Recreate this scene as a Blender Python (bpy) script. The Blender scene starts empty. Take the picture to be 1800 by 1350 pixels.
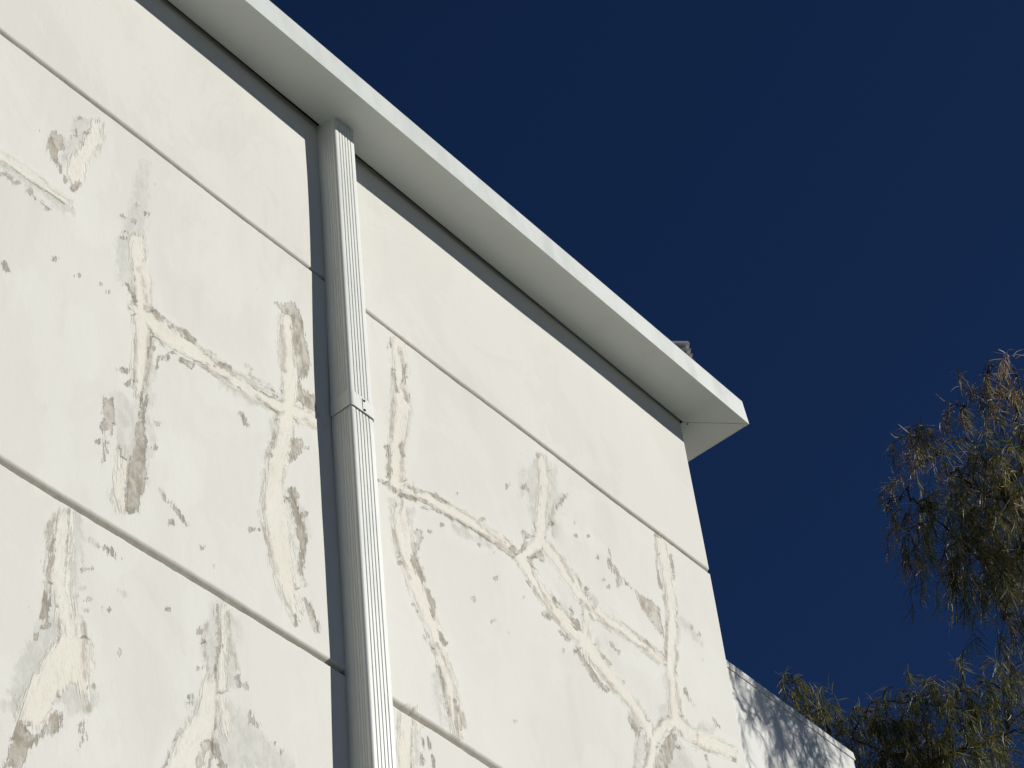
import bpy, math, random
import numpy as np
from mathutils import Vector, Matrix
rad = math.radians
scene = bpy.context.scene

# ---------------------------------------------------------------- camera, sky, sun, exposure
# world frame: x runs along the wall, y into the building, z up; one unit is a metre
RX = Vector((0.6440, -0.7601, -0.0868)); DN = Vector((0.5016, 0.5052, -0.7022)); FW = Vector((0.5776, 0.4087, 0.7066))
cam_d = bpy.data.cameras.new('camera'); cam = bpy.data.objects.new('camera', cam_d); scene.collection.objects.link(cam)
cam_d.sensor_width = 36; cam_d.lens = 4037 / 1800 * 36; cam_d.clip_end = 5000; cam_d.clip_start = 0.05
m = Matrix((RX, -DN, -FW)).transposed().to_4x4(); m.translation = Vector((0, 0, 1.6)); cam.matrix_world = m
scene.camera = cam

SUN = Vector((0.85, -1.0, 0.58)).normalized()
world = bpy.data.worlds.new('World'); scene.world = world; world.use_nodes = True
wn = world.node_tree; wn.nodes.clear()
sky = wn.nodes.new('ShaderNodeTexSky'); sky.sky_type = 'NISHITA'; sky.sun_disc = False
sky.sun_elevation = math.asin(SUN.z); sky.sun_rotation = math.atan2(SUN.x, SUN.y)
sky.altitude = 3000; sky.air_density = 0.58; sky.dust_density = 0.0; sky.ozone_density = 10.0
bg = wn.nodes.new('ShaderNodeBackground'); bg.inputs[1].default_value = 0.05
wo = wn.nodes.new('ShaderNodeOutputWorld')
wn.links.new(sky.outputs[0], bg.inputs[0]); wn.links.new(bg.outputs[0], wo.inputs[0])
sl = bpy.data.lights.new('sun', 'SUN'); sl.energy = 4.75; sl.angle = rad(0.53); sl.color = (1.0, 0.985, 0.945)
so = bpy.data.objects.new('sun', sl); scene.collection.objects.link(so)
so.rotation_euler = (-SUN).to_track_quat('-Z', 'Y').to_euler(); so.location = (8, -8, 14)
vs = scene.view_settings; vs.view_transform = 'Standard'; vs.look = 'None'; vs.gamma = 1; vs.use_curve_mapping = False
vs.exposure = 0.0

# ---------------------------------------------------------------- helpers
random.seed(7); rng = np.random.default_rng(7)
def link(o, parent=None):
    scene.collection.objects.link(o)
    if parent: o.parent = parent
    return o
def mesh_obj(name, verts, faces, mat, parent=None, smooth=False):
    me = bpy.data.meshes.new(name); me.from_pydata([tuple(v) for v in verts], [], [tuple(f) for f in faces]); me.update()
    if mat: me.materials.append(mat)
    if smooth: me.shade_smooth()
    return link(bpy.data.objects.new(name, me), parent)
def big_mesh(name, V, Q, mat, parent=None, smooth=False):
    me = bpy.data.meshes.new(name)
    V = np.asarray(V, dtype=np.float32); Q = np.asarray(Q, dtype=np.int32)
    me.vertices.add(len(V)); me.vertices.foreach_set('co', V.ravel())
    me.loops.add(Q.size); me.loops.foreach_set('vertex_index', Q.ravel())
    me.polygons.add(len(Q)); me.polygons.foreach_set('loop_start', np.arange(0, Q.size, Q.shape[1], dtype=np.int32))
    me.polygons.foreach_set('loop_total', np.full(len(Q), Q.shape[1], dtype=np.int32))
    if smooth: me.polygons.foreach_set('use_smooth', np.ones(len(Q), dtype=bool))
    me.update(calc_edges=True); me.validate()
    if mat: me.materials.append(mat)
    return link(bpy.data.objects.new(name, me), parent)
def empty(name, loc, label=None, cat=None):
    o = bpy.data.objects.new(name, None); o.location = loc; link(o)
    if label: o['label'] = label; o['category'] = cat
    return o
def rel(o):            # parts are modelled in world space: keep them there under the thing's empty
    o.matrix_parent_inverse = Matrix.Translation(-o.parent.location) if o.parent.type == 'EMPTY' else Matrix.Identity(4)
    return o
def box_bm(x0, x1, y0, y1, z0, z1, V, F):
    n = len(V)
    V += [(x0,y0,z0),(x1,y0,z0),(x1,y1,z0),(x0,y1,z0),(x0,y0,z1),(x1,y0,z1),(x1,y1,z1),(x0,y1,z1)]
    F += [tuple(n+i for i in f) for f in ((0,3,2,1),(4,5,6,7),(0,1,5,4),(1,2,6,5),(2,3,7,6),(3,0,4,7))]
def bevel(o, w, seg=2):
    b = o.modifiers.new('bevel', 'BEVEL'); b.width = w; b.segments = seg; b.limit_method = 'ANGLE'; b.angle_limit = rad(40)
    return o
def srgb(r, g, b, k=0.78):     # k: white paint reflects about two thirds
    f = lambda c: ((c/255+0.055)/1.055)**2.4 if c > 10.3 else c/255/12.92
    return (f(r)*k, f(g)*k, f(b)*k, 1)

class NT:
    def __init__(s, name, rough=0.6, spec=0.3):
        s.m = bpy.data.materials.new(name); s.m.use_nodes = True; s.t = s.m.node_tree
        s.b = s.t.nodes['Principled BSDF']; s.b.inputs['Roughness'].default_value = rough
        s.b.inputs['Specular IOR Level'].default_value = spec
        s.co = s.n('ShaderNodeTexCoord').outputs['Object']
    def n(s, t, **k):
        x = s.t.nodes.new(t)
        for a, v in k.items(): setattr(x, a, v)
        return x
    def put(s, i, v):
        if isinstance(v, bpy.types.NodeSocket): s.t.links.new(v, i)
        elif v is not None: i.default_value = v
    def math(s, op, a, b=None, c=None, clamp=False):
        x = s.n('ShaderNodeMath', operation=op, use_clamp=clamp)
        s.put(x.inputs[0], a); s.put(x.inputs[1], b); s.put(x.inputs[2], c); return x.outputs[0]
    def step(s, v, lo, hi, a=0.0, b=1.0):
        x = s.n('ShaderNodeMapRange', interpolation_type='SMOOTHSTEP'); s.put(x.inputs[0], v)
        for i, q in zip((1, 2, 3, 4), (lo, hi, a, b)): s.put(x.inputs[i], q)
        return x.outputs[0]
    def mix(s, f, a, b):
        x = s.n('ShaderNodeMix', data_type='RGBA'); s.put(x.inputs[0], f); s.put(x.inputs[6], a); s.put(x.inputs[7], b); return x.outputs[2]
    def noise(s, scale, detail=4, rough=0.55, stretch=(1,1,1), dist=0.0, off=(0,0,0)):
        mp = s.n('ShaderNodeMapping'); s.put(mp.inputs[0], s.co); mp.inputs['Scale'].default_value = stretch; mp.inputs['Location'].default_value = off
        x = s.n('ShaderNodeTexNoise'); s.put(x.inputs['Vector'], mp.outputs[0])
        x.inputs['Scale'].default_value = scale; x.inputs['Detail'].default_value = detail
        x.inputs['Roughness'].default_value = rough; x.inputs['Distortion'].default_value = dist
        return x.outputs[0]
    def attr(s, name): return s.n('ShaderNodeAttribute', attribute_name=name).outputs['Fac']
    def color(s, v): s.put(s.b.inputs['Base Color'], v)
    def bump(s, h, dist, strength=1.0):
        x = s.n('ShaderNodeBump'); x.inputs['Distance'].default_value = dist; x.inputs['Strength'].default_value = strength
        s.put(x.inputs['Height'], h); s.t.links.new(x.outputs[0], s.b.inputs['Normal'])

# ---------------------------------------------------------------- materials
def painted_metal(name, col, rough=0.45, dirt=0.06, wav=0.0015):
    t = NT(name, rough, 0.4)
    n1 = t.noise(1.3, 5, 0.6); n2 = t.noise(9, 5, 0.65, (1, 1, 0.35), off=(3, 1, 2)); n3 = t.noise(160, 2)
    dk = tuple(c*(1-dirt*3) for c in col[:3]) + (1,)
    f = t.math('MULTIPLY', t.step(n2, 0.42, 0.75), t.step(n1, 0.35, 0.7))
    c = t.mix(f, col, dk)
    c = t.mix(t.math('MULTIPLY', t.step(n3, 0.68, 0.74), 0.35), c, (0.25, 0.24, 0.2, 1))
    t.color(c); t.put(t.b.inputs['Roughness'], t.step(n2, 0.3, 0.7, rough-0.08, rough+0.12))
    t.bump(t.math('ADD', t.noise(2.2, 2), t.math('MULTIPLY', n3, 0.03)), wav)
    return t.m
M_soffit = painted_metal('soffit_paint', srgb(228, 232, 227, 0.8), 0.5, 0.03)
M_fascia = painted_metal('fascia_paint', srgb(226, 229, 221), 0.42, 0.006)
M_pipe = painted_metal('pipe_paint', srgb(240, 240, 231, 0.82), 0.38, 0.035, 0.0006)
M_galv = painted_metal('galvanised_metal', srgb(214, 212, 208), 0.4, 0.05)
M_dark = painted_metal('dark_gap', srgb(34, 34, 32), 0.8)

def stucco_material():
    t = NT('patched_stucco', 0.82, 0.2)
    broad = t.noise(0.9, 5, 0.6); mid = t.noise(6, 5, 0.6, (1, 1, .55), 0.5, (2, 5, 1))
    fine = t.noise(38, 5, 0.65, (1, 1, 0.55), 0.3, (7, 2, 3)); grit = t.noise(210, 3, 0.6)
    rag = t.noise(20, 7, 0.72, (1, 1, 0.45), 0.6, (1, 9, 4))        # ragged trowel edges, drawn out downwards
    rag2 = t.noise(14, 7, 0.7, (1, 1, 0.5), 0.4, (11, 3, 8))
    C, G, T, L, W = (t.attr(k) for k in ('filler', 'smear', 'bare', 'crack', 'halo'))
    ragf = t.noise(85, 5, 0.75, (1, 1, 0.5), 0.4, (3, 8, 2))
    def warp(v, nz, amp, fine_amp=15): return t.math('ADD', t.math('ADD', v, t.math('MULTIPLY', t.math('SUBTRACT', nz, 0.5), amp)), t.math('MULTIPLY', t.math('SUBTRACT', ragf, 0.5), fine_amp))
    top = t.attr('top_course')
    base = t.mix(top, srgb(239, 236, 225), srgb(237, 233, 222))
    base = t.mix(t.math('MULTIPLY', t.step(broad, 0.38, 0.66), 0.5), base, srgb(232, 228, 217))
    base = t.mix(t.math('MULTIPLY', t.step(mid, 0.5, 0.72), 0.3), base, srgb(242, 240, 229))
    wash = t.noise(3.2, 6, 0.7, (1, 1, 0.16), 0.4, (1, 3, 3))
    base = t.mix(t.math('MULTIPLY', t.step(wash, 0.52, 0.70), 0.45), base, srgb(226, 223, 211))
    roll = t.noise(1.6, 7, 0.72, (1, 1, 0.8), 1.2, (9, 1, 3))
    base = t.mix(t.math('MULTIPLY', t.step(roll, 0.50, 0.54), 0.3), base, srgb(244, 242, 232))
    # pale touch-up paint round the filled cracks
    halo = t.math('MAXIMUM', t.step(warp(C, rag2, 60), -20, -4), t.step(warp(W, rag2, 60), -5, 6))
    c = t.mix(t.math('MULTIPLY', halo, 0.5), base, srgb(244, 242, 230))
    # thin grey skim
    g = t.step(warp(G, rag, 38, 22), -5, 4.5)
    gv = t.step(fine, 0.34, 0.62, 0.35, 1.0)
    gcol = t.mix(t.step(rag2, 0.4, 0.62), srgb(214, 213, 202), srgb(222, 218, 206))
    c = t.mix(t.math('MULTIPLY', g, gv), c, gcol)
    # torn rim of the filler: grey, then a broken brown line
    # trowel scratches run along the crack they fill
    def streak(sa, sc, detail=4, seed=0.0):
        cv = t.n('ShaderNodeCombineXYZ'); t.put(cv.inputs[0], t.math('MULTIPLY', t.attr('along'), sa)); t.put(cv.inputs[1], t.math('MULTIPLY', t.attr('across'), sc)); cv.inputs[2].default_value = seed
        x = t.n('ShaderNodeTexNoise'); t.put(x.inputs['Vector'], cv.outputs[0]); x.inputs['Scale'].default_value = 1.0
        x.inputs['Detail'].default_value = detail; x.inputs['Roughness'].default_value = 0.65; x.inputs['Distortion'].default_value = 0.35; return x.outputs[0]
    scr = streak(0.035, 0.30); scr2 = streak(0.05, 0.55, 3, 4.0)
    def feather(v, amp): return t.math('ADD', v, t.math('MULTIPLY', t.math('SUBTRACT', scr, 0.5), amp))
    Cw = feather(warp(C, rag, 22, 10), 26)
    rim = t.math('MULTIPLY', t.step(Cw, -5.5, -3.5), t.step(Cw, 0.0, 1.5, 1, 0))
    c = t.mix(t.math('MULTIPLY', rim, t.step(rag2, 0.47, 0.56, 0.0, 0.75)), c, srgb(212, 209, 195))
    fil = t.step(Cw, -4.5, 3.0)
    fcol = t.mix(t.step(mid, 0.42, 0.6), srgb(247, 243, 228), srgb(245, 239, 222))
    fcol = t.mix(t.math('MULTIPLY', t.step(fine, 0.55, 0.7), 0.5), fcol, srgb(228, 225, 208))
    c = t.mix(t.math('MULTIPLY', fil, 0.93), c, fcol)
    inner = t.math('ABSOLUTE', t.math('ADD', warp(C, rag2, 34, 14), 0.2))
    brown = t.math('MULTIPLY', t.step(inner, 0.45, 1.1, 1, 0), t.step(t.noise(9, 4, 0.6, off=(5, 5, 9)), 0.5, 0.58))
    c = t.mix(t.math('MULTIPLY', brown, 0.5), c, srgb(186, 176, 156))
    # streaks left by the trowel inside smear and filler
    trow = scr2
    zone = t.step(warp(C, rag2, 20), -9, -3)
    line = t.math('MULTIPLY', t.step(t.math('ABSOLUTE', t.math('SUBTRACT', scr, 0.5)), 0.004, 0.016, 1, 0), t.step(rag2, 0.44, 0.56))
    c = t.mix(t.math('MULTIPLY', t.math('MULTIPLY', line, zone), 0.42), c, t.mix(t.step(mid, 0.45, 0.6), srgb(176, 167, 148), srgb(196, 192, 178)))
    c = t.mix(t.math('MULTIPLY', t.math('MULTIPLY', zone, t.step(scr2, 0.40, 0.30, 0, 1)), 0.5), c, srgb(208, 206, 193))
    c = t.mix(t.math('MULTIPLY', t.math('MULTIPLY', t.math('MAXIMUM', g, fil), t.step(trow, 0.58, 0.66)), 0.35), c, srgb(204, 201, 187))
    # cracks and bare patches
    Lw = feather(warp(L, rag, 13, 12), 12); lm = t.math('MULTIPLY', t.step(Lw, -2.4, 2.4), 0.85)
    c = t.mix(t.math('MULTIPLY', lm, t.step(fine, 0.36, 0.56, 0.35, 0.95)), c, t.mix(t.step(mid, 0.45, 0.6), srgb(186, 178, 160), srgb(198, 188, 172)))
    Tw = feather(warp(T, rag, 17, 15), 16); tm = t.step(Tw, -1.2, 1.4)
    tcol = t.mix(t.step(fine, 0.38, 0.62), srgb(160, 151, 131), srgb(196, 188, 171))
    tcol = t.mix(t.math('MULTIPLY', t.step(grit, 0.55, 0.68), 0.4), tcol, srgb(126, 116, 94))
    c = t.mix(t.math('MULTIPLY', tm, t.step(t.noise(17, 6, 0.7, (1,1,.5), 0.8, (6,6,2)), 0.36, 0.56, 0.3, 0.92)), c, tcol)
    # a few hair scratches and specks over the whole wall
    sp = t.noise(55, 2, 0.5, (1, 1, .6), off=(8, 8, 1))
    c = t.mix(t.math('MULTIPLY', t.step(sp, 0.79, 0.82), 0.6), c, srgb(170, 160, 140))
    # dust in the joints, plus shade painted in deep down against bounced light
    jn = t.attr('joint')
    c = t.mix(t.math('MULTIPLY', t.math('MINIMUM', jn, 1.0), t.step(fine, 0.25, 0.6, 0.8, 1.0)), c, t.mix(t.step(jn, 0.9, 1.4), srgb(190, 183, 168), srgb(138, 132, 118)))
    t.color(c)
    h = t.math('ADD', t.math('MULTIPLY', fil, 0.9), t.math('MULTIPLY', g, 0.3))
    h = t.math('SUBTRACT', h, t.math('MULTIPLY', tm, 0.9))
    h = t.math('ADD', h, t.math('MULTIPLY', grit, 0.22)); h = t.math('ADD', h, t.math('MULTIPLY', fine, 0.35)); h = t.math('ADD', h, t.math('MULTIPLY', mid, 1.1))
    t.bump(h, 0.0013)
    return t.m
M_wall = stucco_material()

def plain_stucco():
    t = NT('rendered_wall', 0.85, 0.2)
    a = t.noise(3, 6, 0.6); b = t.noise(60, 4, 0.6)
    t.color(t.mix(t.step(a, 0.35, 0.7), srgb(238, 236, 228, 0.85), srgb(226, 225, 218, 0.85))); t.bump(b, 0.0012); return t.m
M_plain = plain_stucco()
def concrete():
    t = NT('pale_concrete', 0.9, 0.2)
    a = t.noise(0.35, 8, 0.6); b = t.noise(25, 6, 0.7)
    c = t.mix(t.step(a, 0.35, 0.65), (0.27, 0.29, 0.275, 1), (0.21, 0.225, 0.215, 1))
    t.color(t.mix(t.math('MULTIPLY', t.step(b, 0.55, 0.7), 0.5), c, (0.18, 0.17, 0.155, 1))); t.bump(b, 0.003); return t.m
M_ground = concrete()
def lawn():
    t = NT('dry_lawn', 0.95, 0.1); a = t.noise(0.5, 8, 0.65); b = t.noise(30, 5, 0.7)
    t.color(t.mix(t.step(a, 0.35, 0.65), (0.03, 0.04, 0.015, 1), t.mix(b, (0.05, 0.045, 0.02, 1), (0.02, 0.03, 0.01, 1)))); t.bump(b, 0.01); return t.m
M_lawn = lawn()
def bark():
    t = NT('bark', 0.9, 0.2); a = t.noise(9, 6, 0.7, (1, 1, 0.2))
    t.color(t.mix(t.step(a, 0.4, 0.62), (0.045, 0.032, 0.022, 1), (0.13, 0.1, 0.075, 1))); t.bump(a, 0.01); return t.m
M_bark = bark()
def leaf_mat():
    t = NT('narrow_leaves', 0.5, 0.4)
    v = t.attr('tint')
    r = t.n('ShaderNodeValToRGB'); t.put(r.inputs[0], v); e = r.color_ramp.elements
    e[0].position = 0.0; e[0].color = (0.055, 0.062, 0.018, 1)
    e[1].position = 1.0; e[1].color = (0.48, 0.43, 0.34, 1)
    for p, c in ((0.35, (0.125, 0.130, 0.036, 1)), (0.62, (0.21, 0.195, 0.058, 1)), (0.80, (0.30, 0.215, 0.07, 1)), (0.91, (0.27, 0.15, 0.06, 1))):
        q = e.new(p); q.color = c
    t.color(r.outputs[0])
    tr = t.n('ShaderNodeBsdfTranslucent'); t.put(tr.inputs[0], r.outputs[0])
    mx = t.n('ShaderNodeMixShader'); mx.inputs[0].default_value = 0.42
    out = [x for x in t.t.nodes if x.type == 'OUTPUT_MATERIAL'][0]
    t.t.links.new(t.b.outputs[0], mx.inputs[1]); t.t.links.new(tr.outputs[0], mx.inputs[2]); t.t.links.new(mx.outputs[0], out.inputs[0])
    return t.m
M_leaf = leaf_mat()

# ---------------------------------------------------------------- ground
g = mesh_obj('ground', [(-400,-400,0),(400,-400,0),(400,400,0),(-400,400,0)], [(0,1,2,3)], M_lawn); g['kind'] = 'structure'
g = mesh_obj('pavement', [(-14,-6.5,.004),(13,-6.5,.004),(13,3.2,.004),(-14,3.2,.004)], [(0,1,2,3)], M_ground); g['kind'] = 'structure'

# ---------------------------------------------------------------- main building
D = 3.1; XC = 1.7513*D; ZS = 1.905*D + 1.6; OV = 0.1795; OX = 0.195      # wall plane, corner, soffit height, overhangs
bld = empty('building', (0, D, 0), 'white stucco building with cracked patched wall, deep joints and overhanging metal eave', 'building')
JZ = [(6.770, .0118), (5.264, .0140), (3.757, .0175), (2.25, .0175), (0.75, .0175)]     # joint heights, half widths

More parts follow.
